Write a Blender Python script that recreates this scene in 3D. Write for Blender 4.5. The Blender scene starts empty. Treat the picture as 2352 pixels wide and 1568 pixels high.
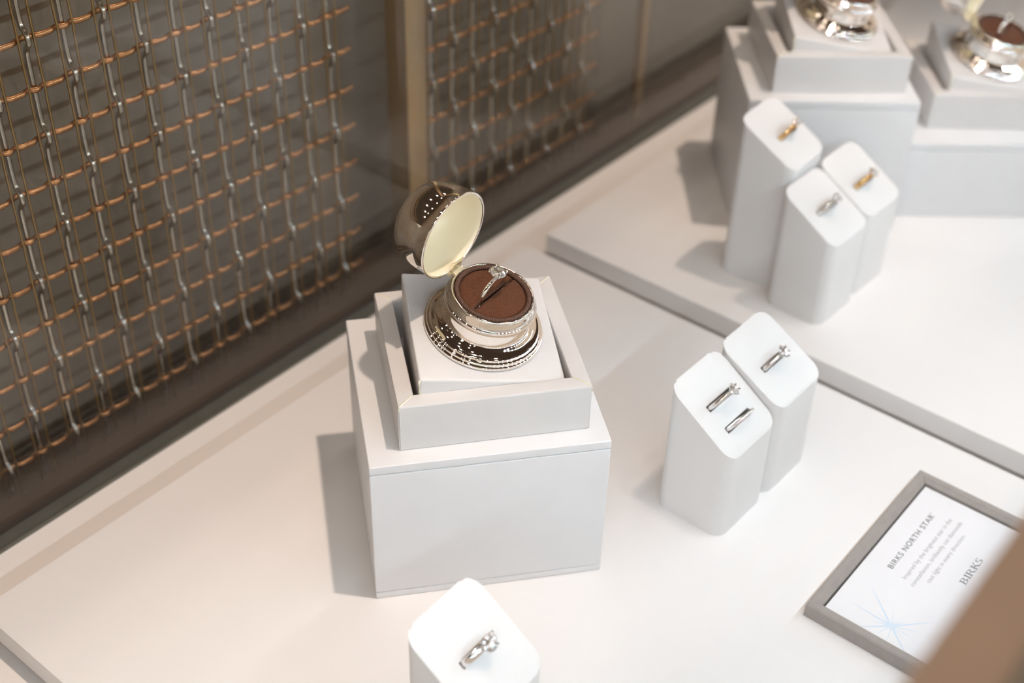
import bpy, bmesh, math, random
from mathutils import Vector, Matrix
random.seed(7)
PI = math.pi
scene = bpy.context.scene
COL = scene.collection

# ------------------------------------------------------------------ camera
CAM_LOC = Vector((-0.3829, -0.3291, 0.5))
RIGHT = Vector((0.6356, -0.7717, 0.0225)).normalized()
UP = Vector((0.4602, 0.4021, 0.7915)).normalized()
FWD = Vector((0.6199, 0.4927, -0.6108)).normalized()
cd = bpy.data.cameras.new('camera')
cam = bpy.data.objects.new('camera', cd); COL.objects.link(cam)
m3 = Matrix((RIGHT, UP, -FWD)).transposed()
cam.matrix_world = Matrix.Translation(CAM_LOC) @ m3.to_4x4()
cd.sensor_width = 36.0
cd.lens = 3030.8 * 36.0 / 2352.0
cd.clip_start = 0.01
cd.dof.use_dof = True
cd.dof.focus_distance = 0.612
cd.dof.aperture_fstop = 5.6
scene.camera = cam

# ------------------------------------------------------------------ world, lights, exposure
w = bpy.data.worlds.new('store_interior'); scene.world = w; w.use_nodes = True
w.node_tree.nodes['Background'].inputs[0].default_value = (0.36, 0.285, 0.225, 1)
w.node_tree.nodes['Background'].inputs[1].default_value = 1.5

def spot(name, loc, tgt, watts, col, size, angle=50):
    l = bpy.data.lights.new(name, 'SPOT'); l.energy = watts; l.color = col
    l.shadow_soft_size = size; l.spot_size = math.radians(angle); l.spot_blend = 1.0
    o = bpy.data.objects.new(name, l); COL.objects.link(o); o.location = loc
    o.rotation_euler = (Vector(tgt) - Vector(loc)).to_track_quat('-Z', 'Y').to_euler()
    return o
spot('key_fill_spot', (0.17, -0.42, 2.05), (-0.13, 0.19, 0.0), 84, (1.0, 0.80, 0.665), 0.03, 21)
spot('key_fill_spot', (0.32, -0.36, 2.05), (0.20, -0.24, 0.0), 34, (1.0, 0.88, 0.80), 0.03, 15)  # fill beam added to brighten the sign and front rail
spot('key_fill_spot', (0.60, -0.42, 2.05), (0.45, 0.20, 0.0), 74, (1.0, 0.80, 0.66), 0.03, 20)  # beam added for the far stacks, placed by their shadow
for gx in (-2.1, -1.4, -0.7, 0.0, 0.7, 1.4, 2.1):
    for gy in (-0.8, -0.1, 0.6, 1.3):
        spot('fill_downlight', (gx + 0.12, gy, 2.45), (gx * 0.8, gy * 0.8, 0.0), 5.2 if gx < -0.5 else 2.8, (1.0, 0.83, 0.69), 0.035, 150)  # unseen lamp grid added as soft fill in place of ambient light
LED_POWER = 18.5
LED_COL = (0.75, 0.895, 1.0)

vs = scene.view_settings
vs.view_transform = 'Standard'; vs.look = 'None'; vs.gamma = 1.0; vs.use_curve_mapping = False
vs.exposure = 0.22
cy = scene.cycles
cy.use_denoising = True
cy.caustics_reflective = False
cy.caustics_refractive = False
cy.max_bounces = 14; cy.glossy_bounces = 8; cy.transmission_bounces = 10
cy.transparent_max_bounces = 16; cy.diffuse_bounces = 5
cy.sample_clamp_indirect = 8.0
cy.blur_glossy = 0.2

# ------------------------------------------------------------------ materials
def new_mat(name):
    m = bpy.data.materials.new(name); m.use_nodes = True
    return m, m.node_tree, m.node_tree.nodes['Principled BSDF']
def noise_bump(nt, bsdf, scale, strength, dist, detail=4):
    tc = nt.nodes.new('ShaderNodeTexCoord')
    nz = nt.nodes.new('ShaderNodeTexNoise'); nz.inputs['Scale'].default_value = scale; nz.inputs['Detail'].default_value = detail
    bp = nt.nodes.new('ShaderNodeBump'); bp.inputs['Strength'].default_value = strength; bp.inputs['Distance'].default_value = dist
    nt.links.new(tc.outputs['Object'], nz.inputs['Vector']); nt.links.new(nz.outputs['Fac'], bp.inputs['Height'])
    nt.links.new(bp.outputs['Normal'], bsdf.inputs['Normal'])
    return tc, nz
def colour_noise(nt, bsdf, tc, scale, c1, c2, detail=3):
    nz = nt.nodes.new('ShaderNodeTexNoise'); nz.inputs['Scale'].default_value = scale; nz.inputs['Detail'].default_value = detail
    rp = nt.nodes.new('ShaderNodeValToRGB')
    rp.color_ramp.elements[0].position = 0.35; rp.color_ramp.elements[0].color = (*c1, 1)
    rp.color_ramp.elements[1].position = 0.65; rp.color_ramp.elements[1].color = (*c2, 1)
    nt.links.new(tc.outputs['Object'], nz.inputs['Vector']); nt.links.new(nz.outputs['Fac'], rp.inputs['Fac'])
    nt.links.new(rp.outputs['Color'], bsdf.inputs['Base Color'])
def surf(name, c1, c2=None, rough=0.5, metal=0.0, bump=None, cscale=40, spec=0.5, sheen=0.0, coat=0.0):
    m, nt, b = new_mat(name)
    b.inputs['Base Color'].default_value = (*c1, 1); b.inputs['Roughness'].default_value = rough
    b.inputs['Metallic'].default_value = metal; b.inputs['Specular IOR Level'].default_value = spec
    b.inputs['Sheen Weight'].default_value = sheen; b.inputs['Coat Weight'].default_value = coat
    tc = None
    if bump: tc, _ = noise_bump(nt, b, *bump)
    if c2:
        if tc is None: tc = nt.nodes.new('ShaderNodeTexCoord')
        colour_noise(nt, b, tc, cscale, c1, c2)
    return m
M = {}
M['laminate'] = surf('white_laminate', (0.85, 0.835, 0.825), (0.86, 0.845, 0.835), 0.42, bump=(900, 0.05, 0.0002), cscale=15)
M['deck'] = surf('deck_white', (0.87, 0.845, 0.825), (0.88, 0.855, 0.835), 0.45, bump=(800, 0.05, 0.0002), cscale=12)
M['leather'] = surf('white_leatherette', (0.675, 0.66, 0.65), (0.695, 0.68, 0.67), 0.42, bump=(1400, 0.10, 0.0003), cscale=60)
M['box'] = surf('white_box_wrap', (0.745, 0.75, 0.76), (0.76, 0.765, 0.775), 0.45, bump=(1200, 0.08, 0.0002), cscale=50)
M['seam'] = surf('cream_raw_edge', (0.74, 0.70, 0.52), (0.80, 0.77, 0.62), 0.6, bump=(2500, 0.4, 0.0003), cscale=900)
M['stand'] = surf('white_soft_touch', (0.76, 0.755, 0.75), (0.77, 0.765, 0.76), 0.5, bump=(1500, 0.05, 0.0002), cscale=40)
M['silver'] = surf('polished_silver', (0.93, 0.885, 0.83), (0.95, 0.91, 0.86), 0.035, 1.0, cscale=80)
M['gilt'] = surf('pale_gilt', (0.93, 0.86, 0.66), (0.95, 0.88, 0.70), 0.32, 1.0, cscale=300)
M['platinum'] = surf('white_gold', (0.90, 0.90, 0.90), (0.93, 0.93, 0.93), 0.04, 1.0, cscale=300)
M['gold'] = surf('yellow_gold', (0.90, 0.60, 0.26), (0.93, 0.64, 0.30), 0.08, 1.0, cscale=300)
M['enamel'] = surf('cream_enamel', (0.87, 0.785, 0.585), (0.89, 0.805, 0.61), 0.28, bump=(60, 0.03, 0.0005), cscale=70)
M['suede'] = surf('brown_suede', (0.075, 0.027, 0.012), (0.150, 0.060, 0.030), 0.95, bump=(3500, 0.5, 0.0005), cscale=2600, spec=0.1, sheen=0.08)
M['cord'] = surf('brown_cord', (0.080, 0.036, 0.021), (0.105, 0.049, 0.030), 0.55, bump=(3000, 0.2, 0.0002), cscale=900, spec=0.4)
M['slit'] = surf('dark_slit_lining', (0.02, 0.01, 0.008), (0.03, 0.015, 0.012), 0.95, cscale=900, spec=0.1)
M['rail'] = surf('bronze_rail', (0.60, 0.45, 0.345), (0.63, 0.475, 0.365), 0.35, bump=(300, 0.03, 0.0003), cscale=30)
M['signframe'] = surf('taupe_leather_frame', (0.34, 0.31, 0.29), (0.37, 0.335, 0.31), 0.5, bump=(1500, 0.15, 0.0003), cscale=200)
M['card'] = surf('white_card', (0.84, 0.84, 0.86), (0.85, 0.85, 0.87), 0.6, cscale=100)
M['ink'] = surf('grey_ink', (0.20, 0.20, 0.21), (0.22, 0.22, 0.23), 0.7, cscale=100)
M['ink_light'] = surf('pale_grey_ink', (0.40, 0.39, 0.40), (0.42, 0.41, 0.42), 0.7, cscale=100)
M['ink_blue'] = surf('pale_blue_ink', (0.66, 0.76, 0.86), (0.68, 0.78, 0.88), 0.7, cscale=100)
M['ledge'] = surf('brown_lacquer_ledge', (0.066, 0.036, 0.021), (0.080, 0.045, 0.027), 0.13, bump=(40, 0.05, 0.001), cscale=20)
M['recess'] = surf('dark_recess', (0.02, 0.015, 0.011), (0.025, 0.018, 0.013), 0.8, cscale=30)  # near-black colour puts shade into the wall gap and board feet
M['wall'] = surf('taupe_wall', (0.18, 0.135, 0.098), (0.23, 0.175, 0.128), 0.6, bump=(30, 0.1, 0.002), cscale=9)
M['floor'] = surf('pale_stone_floor', (0.62, 0.60, 0.55), (0.68, 0.66, 0.60), 0.5, bump=(20, 0.05, 0.002), cscale=5)
M['ceiling'] = surf('dark_brown_ceiling', (0.05, 0.034, 0.024), (0.06, 0.042, 0.03), 0.8, bump=(3, 0.1, 0.01), cscale=2)
M['seal'] = surf('grey_green_seal', (0.105, 0.105, 0.085), (0.12, 0.12, 0.10), 0.35, bump=(500, 0.05, 0.0003), cscale=60)
M['wire_silver'] = surf('brushed_steel_wire', (0.47, 0.435, 0.39), (0.52, 0.485, 0.44), 0.22, 1.0, bump=(1500, 0.1, 0.0002), cscale=200)
M['wire_brass'] = surf('brass_wire', (0.34, 0.22, 0.09), (0.38, 0.25, 0.105), 0.32, 1.0, bump=(1500, 0.1, 0.0002), cscale=200)
M['wire_copper'] = surf('copper_wire', (0.48, 0.235, 0.105), (0.54, 0.27, 0.125), 0.34, 1.0, bump=(1500, 0.1, 0.0002), cscale=200)
M['brass_post'] = surf('satin_brass', (0.46, 0.30, 0.15), (0.51, 0.335, 0.17), 0.4, 0.7, bump=(200, 0.05, 0.0003), cscale=30)
M['housing'] = surf('led_housing', (0.35, 0.34, 0.33), (0.38, 0.37, 0.36), 0.4, 0.5, cscale=100)

def glass_mat():
    m = bpy.data.materials.new('clear_glass'); m.use_nodes = True; nt = m.node_tree; nt.nodes.clear()
    out = nt.nodes.new('ShaderNodeOutputMaterial'); mix = nt.nodes.new('ShaderNodeMixShader')
    tr = nt.nodes.new('ShaderNodeBsdfTransparent'); tr.inputs[0].default_value = (0.97, 0.98, 0.97, 1)
    gl = nt.nodes.new('ShaderNodeBsdfGlossy'); gl.inputs['Roughness'].default_value = 0.0
    lw = nt.nodes.new('ShaderNodeLayerWeight'); lw.inputs['Blend'].default_value = 0.5
    pw = nt.nodes.new('ShaderNodeMath'); pw.operation = 'POWER'; pw.inputs[1].default_value = 5.0
    ml = nt.nodes.new('ShaderNodeMath'); ml.operation = 'MULTIPLY_ADD'; ml.inputs[1].default_value = 1.56; ml.inputs[2].default_value = 0.04
    nt.links.new(lw.outputs['Facing'], pw.inputs[0]); nt.links.new(pw.outputs[0], ml.inputs[0])
    nt.links.new(ml.outputs[0], mix.inputs[0]); nt.links.new(tr.outputs[0], mix.inputs[1]); nt.links.new(gl.outputs[0], mix.inputs[2])
    nt.links.new(mix.outputs[0], out.inputs[0])
    return m
M['glass'] = glass_mat()
def diamond_mat():
    """clear stone; the inner facet flashes come from a cell-wise tilted glossy layer"""
    m, nt, b = new_mat('diamond')
    b.inputs['Base Color'].default_value = (1, 1, 1, 1); b.inputs['Roughness'].default_value = 0.0
    b.inputs['IOR'].default_value = 2.1; b.inputs['Transmission Weight'].default_value = 1.0
    out = nt.nodes['Material Output']; L = nt.links.new
    tc = nt.nodes.new('ShaderNodeTexCoord'); vo = nt.nodes.new('ShaderNodeTexVoronoi'); vo.inputs['Scale'].default_value = 900
    sub = nt.nodes.new('ShaderNodeVectorMath'); sub.operation = 'SUBTRACT'; sub.inputs[1].default_value = (0.5, 0.5, 0.42)
    mul = nt.nodes.new('ShaderNodeVectorMath'); mul.operation = 'SCALE'; mul.inputs['Scale'].default_value = 1.3
    geo = nt.nodes.new('ShaderNodeNewGeometry'); add = nt.nodes.new('ShaderNodeVectorMath'); add.operation = 'ADD'
    nrm = nt.nodes.new('ShaderNodeVectorMath'); nrm.operation = 'NORMALIZE'
    L(tc.outputs['Object'], vo.inputs['Vector']); L(vo.outputs['Color'], sub.inputs[0]); L(sub.outputs[0], mul.inputs[0])
    L(mul.outputs[0], add.inputs[0]); L(geo.outputs['Normal'], add.inputs[1]); L(add.outputs[0], nrm.inputs[0])
    gl = nt.nodes.new('ShaderNodeBsdfGlossy'); gl.inputs['Roughness'].default_value = 0.24; gl.inputs['Color'].default_value = (0.96, 0.98, 1.0, 1)
    L(nrm.outputs[0], gl.inputs['Normal'])
    mx = nt.nodes.new('ShaderNodeMixShader'); mx.inputs[0].default_value = 0.72
    L(b.outputs[0], mx.inputs[1]); L(gl.outputs[0], mx.inputs[2]); L(mx.outputs[0], out.inputs[0])
    return m
M['diamond'] = diamond_mat()
def emit_mat(name, col, s):
    m = bpy.data.materials.new(name); m.use_nodes = True; nt = m.node_tree; nt.nodes.clear()
    o = nt.nodes.new('ShaderNodeOutputMaterial'); e = nt.nodes.new('ShaderNodeEmission')
    e.inputs[0].default_value = (*col, 1); e.inputs[1].default_value = s; nt.links.new(e.outputs[0], o.inputs[0])
    return m
M['led'] = emit_mat('led_chip', LED_COL, LED_POWER * 40)

# ------------------------------------------------------------------ mesh helpers
def link(name, me, mat, parent=None, smooth=True, matrix=None):
    o = bpy.data.objects.new(name, me); COL.objects.link(o)
    if mat: me.materials.append(mat)
    if smooth:
        for p in me.polygons: p.use_smooth = True
    if parent: o.parent = parent
    if matrix is not None: o.matrix_local = matrix
    return o
def from_bm(name, bm, mat, parent=None, smooth=True, matrix=None, auto=None):
    bmesh.ops.recalc_face_normals(bm, faces=bm.faces)
    me = bpy.data.meshes.new(name); bm.to_mesh(me); bm.free()
    o = link(name, me, mat, parent, smooth, matrix)
    if auto is not None: me.set_sharp_from_angle(angle=math.radians(auto))
    return o
def tag(o, label=None, cat=None, group=None, kind=None):
    if label: o['label'] = label
    if cat: o['category'] = cat
    if group: o['group'] = group
    if kind: o['kind'] = kind
    return o
def empty(name, matrix):
    o = bpy.data.objects.new(name, None); COL.objects.link(o)
    o.empty_display_size = 0.01; o.matrix_world = matrix
    return o
def copy_tree(o, parent=None):
    c = o.copy(); COL.objects.link(c); c.parent = parent
    for ch in o.children: copy_tree(ch, c)
    return c
def frame(origin, u, v, n):
    m = Matrix((u, v, n)).transposed().to_4x4(); m.translation = origin
    return m
def rotz(x, y, z, deg):
    return Matrix.Translation((x, y, z)) @ Matrix.Rotation(math.radians(deg), 4, 'Z')
def bm_box(x0, x1, y0, y1, z0, z1, bev=0.0, seg=2, bm=None):
    bm = bm or bmesh.new()
    r = bmesh.ops.create_cube(bm, size=1.0)
    for v in r['verts']:
        v.co = Vector((x0 + (v.co.x + .5) * (x1 - x0), y0 + (v.co.y + .5) * (y1 - y0), z0 + (v.co.z + .5) * (z1 - z0)))
    if bev > 0:
        ed = set()
        for v in r['verts']: ed.update(v.link_edges)
        bmesh.ops.bevel(bm, geom=list(ed), offset=bev, segments=seg, affect='EDGES', profile=0.6)
    return bm
def box(name, dims, mat, parent=None, bev=0.0, seg=2, matrix=None):
    return from_bm(name, bm_box(*dims, bev=bev, seg=seg), mat, parent, bev > 0, matrix, 35 if bev > 0 else None)
def bm_lathe(prof, n=96, bm=None):
    bm = bm or bmesh.new(); rings = []
    for r, z in prof:
        if r < 1e-7: rings.append([bm.verts.new((0, 0, z))])
        else: rings.append([bm.verts.new((r * math.cos(2 * PI * k / n), r * math.sin(2 * PI * k / n), z)) for k in range(n)])
    for a, b in zip(rings, rings[1:]):
        for k in range(n):
            k2 = (k + 1) % n
            if len(a) == 1 and len(b) == 1: continue
            if len(a) == 1: bm.faces.new((a[0], b[k], b[k2]))
            elif len(b) == 1: bm.faces.new((a[k], a[k2], b[0]))
            else: bm.faces.new((a[k], a[k2], b[k2], b[k]))
    return bm
def bm_tube(path, rad, n=8, closed=False, bm=None, flat=None, up=None):
    """sweep a circle (or ellipse: flat=(ra, rb) across 'up' axis) along a path"""
    bm = bm or bmesh.new(); P = [Vector(p) for p in path]; rings = []; N = len(P)
    upv = Vector(up) if up else Vector((0, 0, 1))
    for i, p in enumerate(P):
        if closed: t = P[(i + 1) % N] - P[i - 1]
        else: t = P[min(i + 1, N - 1)] - P[max(i - 1, 0)]
        t.normalize(); a = t.cross(upv)
        if a.length < 1e-5: a = t.cross(Vector((1, 0, 0)))
        a.normalize(); b = a.cross(t).normalized()
        r = rad(i) if callable(rad) else rad
        ra, rb = flat if flat else (r, r)
        rings.append([bm.verts.new(p + a * ra * math.cos(2 * PI * k / n) + b * rb * math.sin(2 * PI * k / n)) for k in range(n)])
    pairs = list(zip(rings, rings[1:])) + ([(rings[-1], rings[0])] if closed else [])
    for A, B in pairs:
        for k in range(n): bm.faces.new((A[k], A[(k + 1) % n], B[(k + 1) % n], B[k]))
    if not closed:
        bm.faces.new(rings[0][::-1]); bm.faces.new(rings[-1])
    return bm

# ------------------------------------------------------------------ store shell
T = 0.0205          # boards stand this high above the deck
fl = box('floor', (-2.5, 3.0, -2.5, 1.2, -0.97, -0.95), M['floor']); tag(fl, kind='structure', label='pale stone shop floor')
ce = box('ceiling', (-4.5, 4.8, -4.5, 4.5, 2.5, 2.55), M['ceiling']); tag(ce, kind='structure', label='dark brown shop ceiling')
wl = box('wall_back', (-1.2, 2.2, 0.246, 0.27, -0.95, 0.36), M['wall']); tag(wl, kind='structure', label='taupe wall behind the wire mesh screens')
t1 = box('trim_1', (-1.2, 2.2, 0.1945, 0.2335, -0.95, -T), M['ledge'], bev=0.001); tag(t1, kind='structure', label='brown lacquered ledge below the wire mesh screens')
t2 = box('trim_2', (-1.2, 2.2, 0.2336, 0.2459, -0.95, -0.034), M['recess']); tag(t2, kind='structure', label='strip painted dark as shade at the foot of the taupe wall')  # solid strip, its dark colour paints the shade in the gap

# ------------------------------------------------------------------ display case
case = empty('display_case', Matrix.Translation((0.15, -0.06, -0.95)))
inv = case.matrix_world.inverted()
def case_part(name, dims, mat, bev=0.0, parent=None):
    o = box(name, dims, mat, None, bev)
    o.parent = parent or case; o.matrix_parent_inverse = (parent or case).matrix_world.inverted() if parent is None else Matrix()
    return o
X0, X1 = -0.75, 1.05
case_part('deck', (X0, X1, -0.306, 0.1890, -0.05, -T), M['deck'], 0.0005)
case_part('cabinet', (X0, X1, -0.300, 0.1890, -0.948, -0.0501), M['rail'])
case_part('glass_seal', (X0, X1, 0.1772, 0.1880, -T, -T + 0.0016), M['seal'], 0.0004)
case_part('back_glass', (X0, X1, 0.1788, 0.1868, -T + 0.0016, 0.42), M['glass'])
case_part('front_glass', (X0, X1, -0.3020, -0.2980, -T, 0.2959), M['glass'])
case_part('front_rail', (X0, X1, -0.3038, -0.2893, 0.296, 0.30), M['rail'], 0.0008)
case_part('led_strip', (X0, X1, -0.2968, -0.2906, 0.2934, 0.2959), M['housing'])
tag(case, 'glass display case with white deck and bronze front rail', 'display case')
led_me = None
strip = [o for o in case.children if o.name.startswith('led_strip')][0]
for k in range(44):
    x = -0.70 + 0.039 * k
    if led_me is None:
        o = from_bm('led', bm_box(-0.0028, 0.0028, -0.0022, 0.0022, -0.0008, 0, bev=0), M['led'], None, False); led_me = o.data
    else:
        o = bpy.data.objects.new('led', led_me); COL.objects.link(o)
    o.parent = strip
    o.location = (x, -0.2929, 0.2924)
    o.rotation_euler = (math.radians(68), 0, 0)   # chips aim back into the case

# ------------------------------------------------------------------ mesh screens behind the glass
MY = 0.210; PITCH = 0.0257; Z0 = -0.0026
BO = 0.0043    # brass offset from the steel wire
NR = 15
def wire_v(phase, amp, rad, back, jmax=NR):
    """upright wire: straight, with a crimp standing forward at every second row"""
    path = []; zb = -T + 0.0002; zt = Z0 + (jmax - 0.4) * PITCH; N = int((zt - zb) / 0.0011)
    for k in range(N + 1):
        z = zb + (zt - zb) * k / N; s = (z - Z0) / PITCH + phase
        d = (s - 2 * round(s / 2)) * PITCH           # distance to the nearest front crossing
        path.append((0, back - amp / (1 + (abs(d) / 0.0043) ** 4), z))
    return bm_tube(path, rad, 8, up=(0, 1, 0))
def screen(xs, x0, x1, par0, label):
    e = empty('mesh_screen', Matrix.Translation(((x0 + x1) / 2, MY, -T)))
    inv = e.matrix_world.inverted()
    cache = {}
    def place(name, key, build, mat, x):
        if key not in cache:
            o = from_bm(name, build(), mat, e, True); cache[key] = o.data
        else:
            o = bpy.data.objects.new(name, cache[key]); COL.objects.link(o); o.parent = e
        o.matrix_parent_inverse = inv; o.location = (x, MY, 0)
    for i, x in xs:
        ph = (i + 1) % 2     # front (towards the case) where i + j is odd
        place('steel_wire', ('s', ph), lambda: wire_v(ph, 0.0042, 0.0015, 0.0017), M['wire_silver'], x)
        for s in (-1, 1):
            place('brass_wire', ('b', 1 - ph), lambda: wire_v(1 - ph, 0.0005, 0.00066, -0.0009), M['wire_brass'], x + s * BO)
    # copper weft
    for j in range(NR):
        ph = j % 2
        if ('c', ph) not in cache:
            knots = [(x0 - 0.002, 0.0)]
            for i, x in xs:
                f = 1 if (i + j) % 2 == 1 else -1     # +1: copper goes behind the steel wire
                knots += [(x - BO * 1.9, -0.0009), (x - BO, 0.0008), (x, 0.0020 if f > 0 else -0.0013), (x + BO, 0.0008), (x + BO * 1.9, -0.0009)]
            knots.append((x1 + 0.002, 0.0))
            path = []
            for (xa, ya), (xb, yb) in zip(knots, knots[1:]):
                for q in range(5):
                    t = q / 5; tt = t * t * (3 - 2 * t); path.append((xa + (xb - xa) * t, ya + (yb - ya) * tt, 0))
            path.append((knots[-1][0], knots[-1][1], 0))
            o = from_bm('copper_wire', bm_tube(path, 0.001, 8, flat=(0.0010, 0.00165), up=(0, 0, 1)), M['wire_copper'], e, True)
            cache[('c', ph)] = o.data
        else:
            o = bpy.data.objects.new('copper_wire', cache[('c', ph)]); COL.objects.link(o); o.parent = e
        o.matrix_parent_inverse = inv; o.location = (0, MY, Z0 + j * PITCH)
    tag(e, label, 'mesh screen')
    return e
screen([(i, -0.0788 + 0.0214 * i) for i in range(-10, 10)], -0.303, 0.1285, 0, 'longest woven mesh screen of steel, brass and copper wires, behind the in-focus ring box')
screen([(i, -0.0719 + 0.0211 * i) for i in range(13, 22)], 0.1865, 0.388, 0, 'woven metal mesh screen between the wide brass post and the slim brass post')
p = box('brass_post', (0.1675, 0.1855, 0.199, 0.217, -T, 0.60), M['brass_post'], None, 0.0008)
tag(p, 'wide square brass post between the two wire mesh screens', 'post')
p = box('brass_post', (0.446, 0.453, 0.206, 0.213, -T, 0.60), M['brass_post'], None, 0.0005)
tag(p, 'slim square brass post past the end of the wire mesh screen', 'post')

# ------------------------------------------------------------------ boards on the deck
def board(x0, x1, label):
    y0, y1 = -0.284, 0.1338; i = 0.011
    b = box('display_board', (x0, x1, y0, y1, -0.0144, 0), M['laminate'], None, 0.0006)
    f = box('recessed_foot', (x0 + i, x1 - i, y0 + i, y1 - i, -T, -0.0145), M['recess'], b); f['label'] = 'recessed foot painted dark as shadow gap'  # foot coloured dark to paint the shadow line under the slab
    tag(b, label, 'display board')
board(-0.2102, 0.2145, 'white display board under the framed sign and the front ring stands')
board(0.2345, 0.80, 'white display board under the three clustered ring stands and two box stacks')

# ------------------------------------------------------------------ box stacks
TILT_N = Vector((0.0078, -0.2491, 0.9685)).normalized()
TILT_U = (Vector((1, 0, 0)) - TILT_N * TILT_N.x).normalized()
TILT_V = TILT_N.cross(TILT_U)
BW = 0.1139; TW = 0.0903; TH = 0.0261; TWALL = 0.0083

def pedestal(cx, cy_, yaw, h, label):
    e = empty('pedestal_box', rotz(cx, cy_, 0, yaw)); a = BW / 2
    box('body', (-a, a, -a, a, 0.0042, h - 0.0054), M['box'], e, 0.0011, 3)
    box('lid_panel', (-a, a, -a, a, h - 0.0052, h), M['box'], e, 0.0011, 3)
    box('base_panel', (-a, a, -a, a, 0.0, 0.0041), M['box'], e, 0.0010, 3)
    tag(e, label, 'box')
    return e
def tray(cx, cy_, yaw, z, label):
    e = empty('jewelry_tray', rotz(cx, cy_, z, yaw)); a = TW / 2; i = a - TWALL
    me = None
    for k in range(4):
        if me is None:
            bm = bmesh.new()
            prof = [(-a, 0), (-a, TH), (-i, TH), (-i, 0)]
            v = []
            for (y, zz) in prof:
                v.append((bm.verts.new((y, y, zz)), bm.verts.new((-y, y, zz))))
            for q in range(4):
                r = (q + 1) % 4
                bm.faces.new((v[q][0], v[q][1], v[r][1], v[r][0]))
            bm.faces.new([x[0] for x in v]); bm.faces.new([x[1] for x in v][::-1])
            bmesh.ops.recalc_face_normals(bm, faces=bm.faces)
            bm.edges.ensure_lookup_table()
            le = [ed for ed in bm.edges if abs((ed.verts[0].co - ed.verts[1].co).normalized().x) > 0.99 or abs((ed.verts[0].co - ed.verts[1].co).normalized().z) > 0.99]
            bmesh.ops.bevel(bm, geom=le, offset=0.0012, segments=3, affect='EDGES', profile=0.6)
            o = from_bm('tray_side', bm, M['leather'], e, True, Matrix(), 40); me = o.data
        else:
            o = bpy.data.objects.new('tray_side', me); COL.objects.link(o); o.parent = e
        o.matrix_local = Matrix.Rotation(k * PI / 2, 4, 'Z')
    box('tray_floor', (-i, i, -i, i, 0.0, 0.002), M['leather'], e)
    for sx, sy in ((-1, -1), (1, -1), (1, 1), (-1, 1)):
        pts = [(sx * (i + 0.0004), sy * (i + 0.0004), TH - 0.0012), (sx * (i + 0.001), sy * (i + 0.001), TH - 0.00005), (sx * (a - 0.0012), sy * (a - 0.0012), TH - 0.00005), (sx * (a - 0.0004), sy * (a - 0.0004), TH - 0.0012), (sx * (a - 0.0002), sy * (a - 0.0002), TH - 0.003)]
        from_bm('corner_seam', bm_tube(pts, 0.00038, 6), M['seam'], e, True)
    tag(e, label, 'tray')
    return e
def cushion(C, yaw, zfloor, label):
    """leatherette block with a slanted top; C is the centre of its top"""
    e = empty('leather_cushion', Matrix.Translation((C[0], C[1], zfloor)))
    c, s = math.cos(math.radians(yaw)), math.sin(math.radians(yaw))
    e1 = TILT_U * c + TILT_V * s; e2 = TILT_V * c - TILT_U * s
    bm = bmesh.new(); top = []; bot = []
    for sx, sy in ((-1, -1), (1, -1), (1, 1), (-1, 1)):
        P = Vector(C) + e1 * sx * 0.0349 + e2 * sy * 0.0342
        P = P - Vector((C[0], C[1], zfloor))
        top.append(bm.verts.new(P)); bot.append(bm.verts.new((P.x, P.y, 0)))
    bm.faces.new(top); bm.faces.new(bot[::-1])
    for k in range(4): bm.faces.new((bot[k], bot[(k + 1) % 4], top[(k + 1) % 4], top[k]))
    ed = [x for x in bm.edges if x.verts[0] in top or x.verts[1] in top]
    bmesh.ops.bevel(bm, geom=ed, offset=0.0013, segments=3, affect='EDGES', profile=0.6)
    from_bm('body', bm, M['leather'], e, True, None, 40)
    for sx, sy in ((-1, -1),):
        P = Vector(C) + e1 * sx * 0.0349 + e2 * sy * 0.0342 - Vector((C[0], C[1], zfloor))
        d = Vector((e1.x * -sx, e1.y * -sx, 0)) * 0.0002
        from_bm('corner_seam', bm_tube([P + Vector((0.0006, 0.0002, -0.0007)), P + Vector((0, 0, -0.002)), P + Vector((0, 0, -0.006)), P + Vector((0, 0, -0.012))], 0.0005, 6), M['seam'], e, True)
    tag(e, label, 'cushion')
    return e

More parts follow.
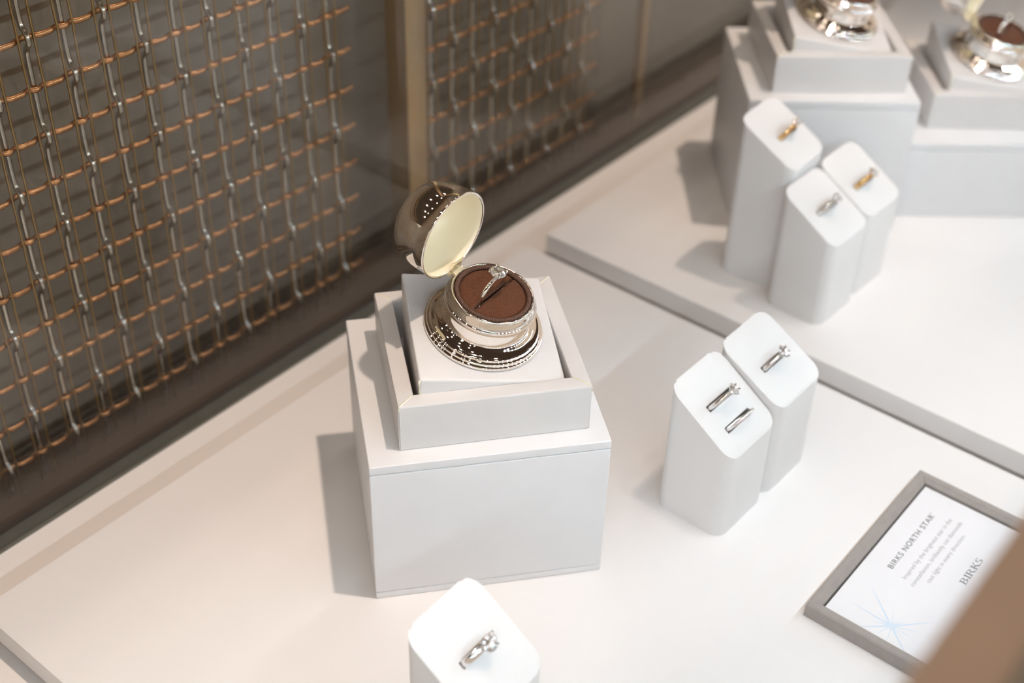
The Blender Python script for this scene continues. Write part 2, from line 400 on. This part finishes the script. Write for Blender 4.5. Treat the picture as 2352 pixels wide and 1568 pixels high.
# ---- the silver ring box (local frame: z = its axis, y = towards the hinge)
def se_profile(R, D, p, n, z0=0.0):
    out = []
    for k in range(n + 1):
        a = (PI / 2) * k / n
        c, s = math.cos(a), math.sin(a)
        out.append((R * c ** (2 / p) if k < n else 0.0, z0 + (D - z0) * s ** (2 / p)))
    return out
def make_ring_box(mat4, label):
    e = empty('ring_box', mat4); mm = 0.001
    prof = [(0, 0.05), (28.3, 0.05), (28.75, .25), (28.85, .8), (28.8, 1.5), (28.5, 1.95), (27.95, 2.05), (27.75, 2.25), (27.95, 2.6), (27.85, 3.2), (27.4, 3.65), (26.75, 3.75), (26.45, 3.95), (26.4, 4.4), (26.15, 4.75), (25.7, 4.9),
            (24.9, 5.05), (24.0, 5.4), (23.1, 5.95), (22.3, 6.5), (21.7, 7.0), (21.25, 7.3), (20.95, 7.4), (20.8, 7.6), (20.72, 8.2), (20.65, 9.6), (20.55, 11.2), (20.5, 13.0), (20.55, 14.6), (20.7, 15.5), (21.0, 16.0), (21.45, 16.25), (21.8, 16.7), (21.95, 17.3), (21.85, 17.9), (21.5, 18.3), (21.25, 18.4), (21.1, 18.7),
            (21.0, 19.2), (20.75, 19.9), (20.35, 20.7), (19.95, 21.4), (19.75, 21.9), (19.7, 22.3), (19.45, 22.75), (19.05, 22.95), (18.65, 22.85), (18.45, 22.5), (18.4, 22.0), (18.4, 20.0), (0, 20.0)]
    from_bm('base', bm_lathe([(r * mm, z * mm) for r, z in prof], 128), M['silver'], e, True, None, 60)
    # suede pad with a ring slit
    bm = bmesh.new(); R = 16.3; rows = []
    vv = [-16.29, -15.8, -15, -13.5, -11.5, -9, -6.5, -4.2, -2.6, -1.7, -1.2, -0.9, -0.6, -0.35, 0, 0.35, 0.6, 0.9, 1.2, 1.7, 2.6, 4.2, 6.5, 9, 11.5, 13.5, 15, 15.8, 16.29]
    NS = 40
    for v in vv:
        c = math.sqrt(max(R * R - v * v, 0.01)); row = []
        for k in range(NS + 1):
            u = c * math.sin(PI / 2 * (2 * k / NS - 1)); rr = math.hypot(u, v) / R
            z = 22.3 + 0.9 * (1 - rr ** 2) - 0.9 * max(0, (rr - 0.93) / 0.07)
            win = 1 / (1 + math.exp((abs(u - 0.8) - 14.2) / 0.5))
            z -= win * (4.5 / (1 + (abs(v) / 0.62) ** 5) + 0.55 * math.exp(-(v / 2.2) ** 2))
            row.append(bm.verts.new((u * mm, v * mm, z * mm)))
        rows.append(row)
    for A, B in zip(rows, rows[1:]):
        for k in range(NS): bm.faces.new((A[k], A[k + 1], B[k + 1], B[k]))
    pad = from_bm('suede_pad', bm, M['suede'], e, True)
    pad.rotation_euler.z = math.radians(4)
    # ribbed cord around the pad
    path = []; NP = 96 * 6
    for k in range(NP):
        a = 2 * PI * k / NP; path.append((17.1 * mm * math.cos(a), 17.1 * mm * math.sin(a), 22.35 * mm))
    from_bm('cord_trim', bm_tube(path, lambda i: (1.18 + 0.14 * math.cos(2 * PI * i / 6)) * mm, 8, True), M['cord'], e, True)
    # hinge
    hg = from_bm('hinge', bm_tube([(-4.2 * mm, 23.2 * mm, 18.6 * mm), (4.2 * mm, 23.2 * mm, 18.6 * mm)], 1.25 * mm, 14), M['gilt'], e, True, None, 40)
    bm = bm_box(-3.2 * mm, 3.2 * mm, 20.0 * mm, 23.6 * mm, 18.9 * mm, 20.3 * mm, 0.0002)
    bm_box(-3.2 * mm, 3.2 * mm, 22.4 * mm, 23.7 * mm, 18.4 * mm, 24.6 * mm, 0.0002, bm=bm)
    from_bm('hinge_leaf', bm, M['gilt'], hg, True, None, 40)
    for s in (-1, 1):
        from_bm('hinge_pin', bm_tube([(s * 4.1 * mm, 23.2 * mm, 18.6 * mm), (s * 4.9 * mm, 23.2 * mm, 18.6 * mm)], 0.7 * mm, 10), M['gilt'], hg, True, None, 40)
    # lid: local z = dome axis, tilted back on the hinge
    LC = Vector((-0.0036, 0.0081, 0.1690)); az, el = math.radians(92.22), math.radians(7.86)
    nl = Vector((math.cos(el) * math.cos(az), math.cos(el) * math.sin(az), math.sin(el)))
    ul = nl.cross(Vector((0, 0, 1))).normalized(); vl = nl.cross(ul)
    B0 = frame(Vector((-0.0002, -0.0071, 0.1230)), TILT_U, TILT_V, TILT_N)
    Lm = B0.inverted() @ frame(LC, ul, vl, nl)
    outer = [(21.0, 0.35), (21.2, 0.05), (21.7, -0.1), (22.15, 0.1), (22.25, 0.6), (22.0, 1.05), (21.6, 1.25)] + [(r, z) for r, z in se_profile(21.75, 25.3, 3.3, 32)[2:] if z > 1.6]
    lid = from_bm('lid', bm_lathe([(r * mm, z * mm) for r, z in outer], 128), M['silver'], e, True, Lm, 70)
    inner = [(21.0, 0.36), (20.75, 0.6)] + [(r, z) for r, z in se_profile(20.7, 24.5, 3.0, 28)[1:] if z > 1.0]
    from_bm('lid_lining', bm_lathe([(r * mm, z * mm) for r, z in inner], 96), M['enamel'], lid, True, None, 70)['label'] = 'cream lining inside the lid'
    tag(e, label, 'ring box', 'open silver ring boxes')
    return e

# ------------------------------------------------------------------ rings
def bm_brilliant(R, n=8):
    """round brilliant, girdle at z=0, table up"""
    bm = bmesh.new()
    def ring(r, z, off, m): return [bm.verts.new((r * math.cos(2 * PI * (k + off) / m), r * math.sin(2 * PI * (k + off) / m), z)) for k in range(m)]
    tb = ring(0.56 * R, 0.33 * R, 0.5, n); st = ring(0.80 * R, 0.20 * R, 0.0, n)
    g1 = ring(R, 0.03 * R, 0.0, 2 * n); g0 = ring(R, -0.03 * R, 0.0, 2 * n)
    pv = ring(0.42 * R, -0.50 * R, 0.25, n); ap = bm.verts.new((0, 0, -0.86 * R))
    bm.faces.new(tb)
    for k in range(n):
        bm.faces.new((st[k], st[(k + 1) % n], tb[k]))
        bm.faces.new((tb[k - 1], st[k], tb[k]))
        bm.faces.new((st[k], g1[2 * k], g1[2 * k + 1])); bm.faces.new((st[k], g1[2 * k + 1], st[(k + 1) % n]))
        bm.faces.new((st[(k + 1) % n], g1[2 * k + 1], g1[(2 * k + 2) % (2 * n)]))
        bm.faces.new((pv[k], g0[2 * k + 1], g0[2 * k])); bm.faces.new((pv[k], g0[(2 * k + 2) % (2 * n)], g0[2 * k + 1]))
        bm.faces.new((pv[k], pv[(k + 1) % n], g0[(2 * k + 2) % (2 * n)]))
        bm.faces.new((pv[(k + 1) % n], pv[k], ap))
    for k in range(2 * n):
        k2 = (k + 1) % (2 * n); bm.faces.new((g0[k], g0[k2], g1[k2], g1[k]))
    return bm
def make_ring(mat4, metal, label, R=0.0092, wid=0.0011, thick=0.0008, stone=0.0040, prongs=4, lift=0.0, pave=False, group='diamond rings on show'):
    """local frame: x along the slit, z out of the pad, ring centre at the origin"""
    e = empty('ring', mat4); N = 120; bm = bmesh.new(); rings = []
    for k in range(N):
        a = 2 * PI * k / N; top = max(0, math.sin(a))
        w_ = wid * (1 - 0.25 * top ** 4 if stone else 1); t_ = thick * (1 + 0.15 * top ** 4)
        pts = []
        for (y, r) in ((-1, 0), (-0.92, 0.5), (-0.5, 0.9), (0, 1.08), (0.5, 0.9), (0.92, 0.5), (1, 0), (0.85, -0.8), (0, -1.0), (-0.85, -0.8)):
            rr = R + r * t_; pts.append(bm.verts.new((rr * math.cos(a), y * w_, rr * math.sin(a))))
        rings.append(pts)
    for k in range(N):
        A, B = rings[k], rings[(k + 1) % N]
        for q in range(10): bm.faces.new((A[q], A[(q + 1) % 10], B[(q + 1) % 10], B[q]))
    band = from_bm('band', bm, metal, e, True, None, 50)
    if stone:
        zc = R + thick + 0.62 * stone + lift
        st = from_bm('diamond', bm_brilliant(stone), M['diamond'], e, False); st.location = (0, 0, zc); st.rotation_euler.z = 0.3
        st['label'] = 'round brilliant cut diamond'
        bm = bm_tube([(stone * 0.36 * math.cos(2 * PI * k / 24), stone * 0.36 * math.sin(2 * PI * k / 24), zc - 0.72 * stone) for k in range(24)], 0.00028 + 0.03 * stone, 8, True)
        from_bm('collar', bm, metal, e, True)
        for k in range(prongs):
            a = 2 * PI * (k + 0.5) / prongs; c, s = math.cos(a), math.sin(a); pr = 0.00030 + 0.03 * stone
            path = [(0.10 * stone * c, 0.10 * stone * s, R + 0.4 * thick), (0.40 * stone * c, 0.40 * stone * s, zc - 0.72 * stone), (0.80 * stone * c, 0.80 * stone * s, zc - 0.32 * stone), (1.06 * stone * c, 1.06 * stone * s, zc), (1.05 * stone * c, 1.05 * stone * s, zc + 0.16 * stone), (0.90 * stone * c, 0.90 * stone * s, zc + 0.24 * stone)]
            from_bm('prong', bm_tube(path, lambda i: pr * (1.0 if i < 4 else 1.15), 8), metal, e, True)
    if pave:
        me = None
        for k in range(-6, 7):
            if abs(k) < 2: continue
            a = PI / 2 + k * 0.165; rr = R + thick * 1.02
            if me is None:
                o = from_bm('pave_diamond', bm_brilliant(0.00078), M['diamond'], e, False); me = o.data
            else:
                o = bpy.data.objects.new('pave_diamond', me); COL.objects.link(o); o.parent = e
            o.matrix_local = Matrix.Translation((rr * math.cos(a), 0, rr * math.sin(a))) @ Matrix.Rotation(PI / 2 - a, 4, 'Y')
    tag(e, label, 'ring', group)
    return e

# stack beside the front ring stands (in focus)
pedestal(0.0, 0.0, -39.64, 0.088, 'tall white leatherette box holding the tray in front of the long mesh screen')
tray(0.0008, -0.0036, -39.0, 0.088, 'white leatherette tray with mitred corners on the box in front of the long mesh screen')
cushion((-0.0005, -0.0066, 0.1231), -39.2, 0.0905, 'slanted white leatherette cushion in the tray in front of the long mesh screen')
RB0 = frame(Vector((-0.0002, -0.0071, 0.1230)), TILT_U, TILT_V, TILT_N)
rb = make_ring_box(RB0, 'open silver ring box with brown suede pad in front of the long mesh screen')
make_ring(RB0 @ Matrix.Translation((0.0007, 0.0010, 0.0222)) @ Matrix.Rotation(math.radians(4), 4, 'Z'), M['platinum'], 'large solitaire diamond ring in brown suede in front of the long mesh screen',
          R=0.0090, wid=0.00110, thick=0.0008, stone=0.0039, prongs=4, lift=0.0008)

# stacks on the second board
def stack(cx, cy_, yaw, h, tcx, tcy, tyaw, n1, ring):
    pedestal(cx, cy_, yaw, h, n1[0]); tray(tcx, tcy, tyaw, h, n1[1])
    cushion((tcx - 0.0013, tcy - 0.003, h + 0.0351), tyaw, h + 0.0025, n1[2])
    F = frame(Vector((tcx - 0.001, tcy - 0.0035, h + 0.0350)), TILT_U, TILT_V, TILT_N)
    c = copy_tree(rb); c.matrix_world = F; c['label'] = n1[3]
    if ring:
        make_ring(F @ Matrix.Translation((0.0007, 0.0010, 0.0222)) @ Matrix.Rotation(math.radians(4), 4, 'Z'), M['platinum'], ring, R=0.0090, wid=0.00110, thick=0.0008, stone=0.0036, prongs=4)
stack(0.4070, 0.0345, -50.0, 0.0995, 0.4093, 0.0324, -48.1,
      ('tall white leatherette box right behind the three clustered ring stands', 'white leatherette tray on the tall box behind the clustered ring stands',
       'slanted white leatherette cushion in the tray behind the clustered ring stands', 'open silver ring box in the tray behind the clustered ring stands'), None)
stack(0.4984, -0.0451, -49.5, 0.0592, 0.5086, -0.0427, -50.0,
      ('low white leatherette box beside the tall box on the second board', 'white leatherette tray on the low box',
       'slanted white leatherette cushion in the tray on the low box', 'open silver ring box in the tray on the low box'), 'solitaire diamond ring standing in the ring box on the low box')

# ------------------------------------------------------------------ ring stands
SW, SD, SR = 0.0432, 0.0415, 0.0072
def make_stand(x, y, yaw, hb, hf, slots, label):
    n = 10; pts = []
    for cx, cy2, a0 in ((SW / 2 - SR, SD / 2 - SR, 0), (-SW / 2 + SR, SD / 2 - SR, 90), (-SW / 2 + SR, -SD / 2 + SR, 180), (SW / 2 - SR, -SD / 2 + SR, 270)):
        for k in range(n + 1):
            a = math.radians(a0 + 90 * k / n); pts.append((cx + SR * math.cos(a), cy2 + SR * math.sin(a)))
    bm = bmesh.new()
    zt = lambda yy: hf + (hb - hf) * (yy + SD / 2) / SD
    bot = [bm.verts.new((a, b_, 0)) for a, b_ in pts]; top = [bm.verts.new((a, b_, zt(b_))) for a, b_ in pts]
    bm.faces.new(bot[::-1]); tf = bm.faces.new(top); L = len(pts)
    for k in range(L): bm.faces.new((bot[k], bot[(k + 1) % L], top[(k + 1) % L], top[k]))
    bmesh.ops.bevel(bm, geom=list(tf.edges), offset=0.0008, segments=3, affect='EDGES', profile=0.5)
    o = from_bm('ring_stand', bm, M['stand'], None, True)
    al = math.atan2(hb - hf, SD)
    Fl = Matrix.Translation((0, 0, (hb + hf) / 2)) @ Matrix.Rotation(al, 4, 'X')
    tmp = []
    for a, b_ in slots:
        c = from_bm('slot_cutter', bm_box(-0.0108, 0.0108, -0.0018, 0.0018, -0.0135, 0.004), None, None, False, Fl @ Matrix.Translation((a, b_, 0)))
        md = o.modifiers.new('slot', 'BOOLEAN'); md.object = c; md.operation = 'DIFFERENCE'; md.solver = 'EXACT'; tmp.append(c)
    bpy.context.view_layer.update()
    dg = bpy.context.evaluated_depsgraph_get()
    me = bpy.data.meshes.new_from_object(o.evaluated_get(dg)); o.modifiers.clear()
    old = o.data; o.data = me; bpy.data.meshes.remove(old)
    for c in tmp:
        d = c.data; bpy.data.objects.remove(c); bpy.data.meshes.remove(d)
    for p_ in me.polygons: p_.use_smooth = True
    me.set_sharp_from_angle(angle=math.radians(38))
    W = rotz(x, y, 0, yaw); o.matrix_world = W
    tag(o, label, 'ring stand', 'white slanted ring stands')
    return W @ Fl
def on(F, a, b_, sink=0.0006): return F @ Matrix.Translation((a, b_, -sink))
F = make_stand(0.0868, -0.0945, -1.0, 0.0811, 0.0540, [(-0.0002, 0.0030), (0.0004, -0.0110)], 'white slanted ring stand with two slots, solitaire ring above plain band')
make_ring(on(F, -0.0002, 0.0030), M['platinum'], 'six prong solitaire diamond ring raised high, in the two slot stand', R=0.0096, wid=0.0011, thick=0.0009, stone=0.0030, prongs=6, lift=0.0012)
make_ring(on(F, 0.0004, -0.0110), M['platinum'], 'plain narrow white metal band without a stone in the two slot stand', R=0.0098, wid=0.0008, thick=0.0008, stone=None)
F = make_stand(0.1308, -0.0958, -1.0, 0.0828, 0.0600, [(-0.0002, -0.0016)], 'white slanted ring stand touching the two slot stand')
make_ring(on(F, -0.0002, -0.0016, 0.0022), M['platinum'], 'six prong solitaire ring in the stand touching the two slot stand', R=0.0096, wid=0.0013, thick=0.0009, stone=0.0033, prongs=6)
F = make_stand(0.2858, -0.0431, -2.0, 0.0837, 0.0590, [(-0.0003, -0.0006)], 'white slanted ring stand of the cluster holding the white metal ring')
make_ring(on(F, -0.0003, -0.0006, 0.0012), M['platinum'], 'white metal diamond ring with pave shoulders in the clustered stand', R=0.0096, wid=0.0016, thick=0.0009, stone=0.0030, prongs=4, pave=True)
F = make_stand(0.3305, -0.0431, -2.0, 0.0839, 0.0599, [(-0.0007, -0.0030)], 'white slanted ring stand of the cluster holding the gold ring beside the pave ring')
make_ring(on(F, -0.0007, -0.0030, 0.0014), M['gold'], 'yellow gold solitaire ring in the stand beside the pave ring', R=0.0096, wid=0.0015, thick=0.0009, stone=0.0031, prongs=6)
F = make_stand(0.2997, 0.0006, 1.5, 0.1128, 0.0893, [(0.0030, -0.0015)], 'tallest white slanted ring stand, in front of the tall box behind the cluster')
make_ring(on(F, 0.0030, -0.0015, 0.0012), M['gold'], 'yellow gold solitaire ring in the tallest stand', R=0.0096, wid=0.0013, thick=0.0009, stone=0.0030, prongs=4)
F = make_stand(-0.1183, -0.1045, 1.5, 0.0883, 0.0610, [(0.0008, -0.0010)], 'lone white slanted ring stand standing apart in front of the tall box')
make_ring(on(F, 0.0008, -0.0010, 0.0026), M['platinum'], 'broad band solitaire diamond ring in the lone stand', R=0.0098, wid=0.0019, thick=0.0009, stone=0.0036, prongs=4)

# ------------------------------------------------------------------ framed sign
SX0, SX1, SY0, SY1, SH = 0.0490, 0.1752, -0.2620, -0.1738, 0.0085
sign = empty('framed_sign', Matrix.Translation((SX0, SY0, 0)))
sinv = sign.matrix_world.inverted()
FWID = 0.0062
def frame_side(p0, p1, inw):
    """bevelled bar from p0 to p1 (outer corners), inw: unit vector to the inside; mitred"""
    p0 = Vector(p0); p1 = Vector(p1); d = (p1 - p0).normalized(); n = Vector(inw)
    prof = [(0, 0), (0, SH - 0.0008), (0.0008, SH), (FWID * 0.62, SH), (FWID, SH - 0.0022), (FWID, 0)]
    bm = bmesh.new(); A = []; B = []
    for t, z in prof:
        A.append(bm.verts.new(p0 + n * t + d * (t + 0.00008) + Vector((0, 0, z)))); B.append(bm.verts.new(p1 + n * t - d * (t + 0.00008) + Vector((0, 0, z))))
    for k in range(len(prof)):
        k2 = (k + 1) % len(prof); bm.faces.new((A[k], A[k2], B[k2], B[k]))
    bm.faces.new(A[::-1]); bm.faces.new(B)
    o = from_bm('frame_side', bm, M['signframe'], sign, False); o.matrix_parent_inverse = sinv
frame_side((SX0, SY1, 0), (SX1, SY1, 0), (0, -1, 0))
frame_side((SX0, SY0, 0), (SX1, SY0, 0), (0, 1, 0))
frame_side((SX0, SY0, 0), (SX0, SY1, 0), (1, 0, 0))
frame_side((SX1, SY0, 0), (SX1, SY1, 0), (-1, 0, 0))
g = FWID + 0.0001
bk = box('backing', (SX0 + g, SX1 - g, SY0 + g, SY1 - g, 0.0005, 0.0030), M['recess'], sign); bk.matrix_parent_inverse = sinv
g = FWID + 0.0009
CZ = 0.0048
card = box('card', (SX0 + g, SX1 - g, SY0 + g, SY1 - g, 0.0031, CZ), M['card'], sign); card.matrix_parent_inverse = sinv
def text_mesh(name, body, x0, x1, ybase, cap, mat, weight=0.0, spacing=1.0):
    cu = bpy.data.curves.new(name, 'FONT'); cu.body = body; cu.size = 1.0; cu.extrude = 0.0; cu.offset = weight; cu.space_character = spacing
    o = bpy.data.objects.new(name, cu); COL.objects.link(o); bpy.context.view_layer.update()
    me = bpy.data.meshes.new_from_object(o.evaluated_get(bpy.context.evaluated_depsgraph_get()))
    bpy.data.objects.remove(o); bpy.data.curves.remove(cu)
    xs = [v.co.x for v in me.vertices]
    s = (x1 - x0) / (max(xs) - min(xs)); mn = min(xs)
    for v in me.vertices: v.co = Vector((x0 + (v.co.x - mn) * s, ybase + v.co.y * cap / 0.70, CZ + 0.00006))
    me.materials.clear()
    t = link(name, me, mat, card, False); t.matrix_parent_inverse = Matrix()
    return t
text_mesh('title_text', 'BIRKS NORTH STAR', 0.1009, 0.1500, -0.1948, 0.0030, M['ink'], 0.012, 1.15)
text_mesh('trademark_dot', '\u00b0', 0.1503, 0.1511, -0.1944, 0.0026, M['ink'])
text_mesh('body_text', 'Inspired by the brightest star in the', 0.0990, 0.1536, -0.2031, 0.0023, M['ink_light'], 0.0, 1.05)
text_mesh('body_text', 'constellation, brilliantly cut diamonds', 0.0970, 0.1548, -0.2083, 0.0023, M['ink_light'], 0.0, 1.05)
text_mesh('body_text', 'cast light in every direction.', 0.1045, 0.1472, -0.2135, 0.0023, M['ink_light'], 0.0, 1.05)
# serif wordmark
SERIF = {'B': (0.0, 0.62), 'I': (0.70, 0.92), 'R': (1.00, 1.66), 'K': (1.70, 2.36), 'S': (2.40, 2.86)}
def wordmark(x0, x1, ybase, cap):
    bm = bmesh.new(); sx = (x1 - x0) / 2.86
    def quad(pts): bm.faces.new([bm.verts.new((x0 + a * sx, ybase + b_ * cap, CZ + 0.00006)) for a, b_ in pts])
    def bar(x, y, w_, h_): quad([(x, y), (x + w_, y), (x + w_, y + h_), (x, y + h_)])
    def arc(cx, cy2, rx, ry, a0, a1, w0, w1, n=18):
        for k in range(n):
            A = math.radians(a0 + (a1 - a0) * k / n); B = math.radians(a0 + (a1 - a0) * (k + 1) / n)
            def th(t): return w0 + (w1 - w0) * abs(math.cos(t))
            quad([(cx + rx * math.cos(A), cy2 + ry * math.sin(A)), (cx + rx * math.cos(B), cy2 + ry * math.sin(B)),
                  (cx + (rx - th(B)) * math.cos(B), cy2 + (ry - 0.06) * math.sin(B)), (cx + (rx - th(A)) * math.cos(A), cy2 + (ry - 0.06) * math.sin(A))])
    def stem(x): bar(x, 0, 0.11, 1); bar(x - 0.08, 0, 0.27, 0.05); bar(x - 0.08, 0.95, 0.27, 0.05)
    stem(0.09); arc(0.26, 0.755, 0.29, 0.245, -90, 90, 0.05, 0.12); arc(0.26, 0.265, 0.34, 0.265, -90, 90, 0.05, 0.13); bar(0.15, 0.95, 0.14, 0.05); bar(0.15, 0.48, 0.14, 0.05); bar(0.15, 0, 0.14, 0.05)
    stem(0.77)
    stem(1.06); arc(1.24, 0.75, 0.29, 0.25, -90, 90, 0.05, 0.12); bar(1.14, 0.95, 0.14, 0.05); bar(1.14, 0.50, 0.14, 0.05); quad([(1.28, 0.52), (1.40, 0.52), (1.68, 0.0), (1.54, 0.0)])
    stem(1.80); quad([(1.90, 0.44), (1.97, 0.44), (2.30, 1.0), (2.22, 1.0)]); quad([(1.98, 0.52), (2.09, 0.60), (2.42, 0.0), (2.28, 0.0)]); bar(2.14, 0.95, 0.22, 0.05); bar(2.22, 0, 0.22, 0.05)
    arc(2.66, 0.74, 0.20, 0.26, 40, 270, 0.05, 0.11); arc(2.66, 0.27, 0.22, 0.27, 90, -140, 0.05, 0.11); bar(2.80, 0.78, 0.035, 0.20); bar(2.48, 0.02, 0.035, 0.22)
    o = from_bm('wordmark_text', bm, M['ink'], card, False)
wordmark(0.1148, 0.1366, -0.2279, 0.0036)
# pale blue star
bm = bmesh.new(); sc = Vector((0.0664, -0.2114, CZ + 0.00005))
rays = [(-43, 0.0205), (87, 0.0225), (48.6, 0.0255), (-130, 0.0190), (131, 0.0158), (20, 0.0110), (-90, 0.0105), (-15, 0.0085), (160, 0.0090), (-110, 0.0085), (-66, 0.0125), (110, 0.0100), (68, 0.0095), (-165, 0.0100), (3, 0.0070), (-30, 0.0090)]
for ri_, (a, L) in enumerate(rays):
    sc.z = CZ + 0.00005 + ri_ * 0.000004; a = math.radians(a); d = Vector((math.cos(a), math.sin(a), 0)); q = Vector((-d.y, d.x, 0)); w_ = 0.00075 if L > 0.0145 else 0.00035
    bm.faces.new([bm.verts.new(sc - d * 0.0005 + q * w_), bm.verts.new(sc - d * 0.0005 - q * w_), bm.verts.new(sc + d * L - q * 0.00008), bm.verts.new(sc + d * L + q * 0.00008)])
o = from_bm('star_print', bm, M['ink_blue'], card, False)
tag(sign, 'taupe framed sign lying flat with printed white card and pale blue star', 'sign')
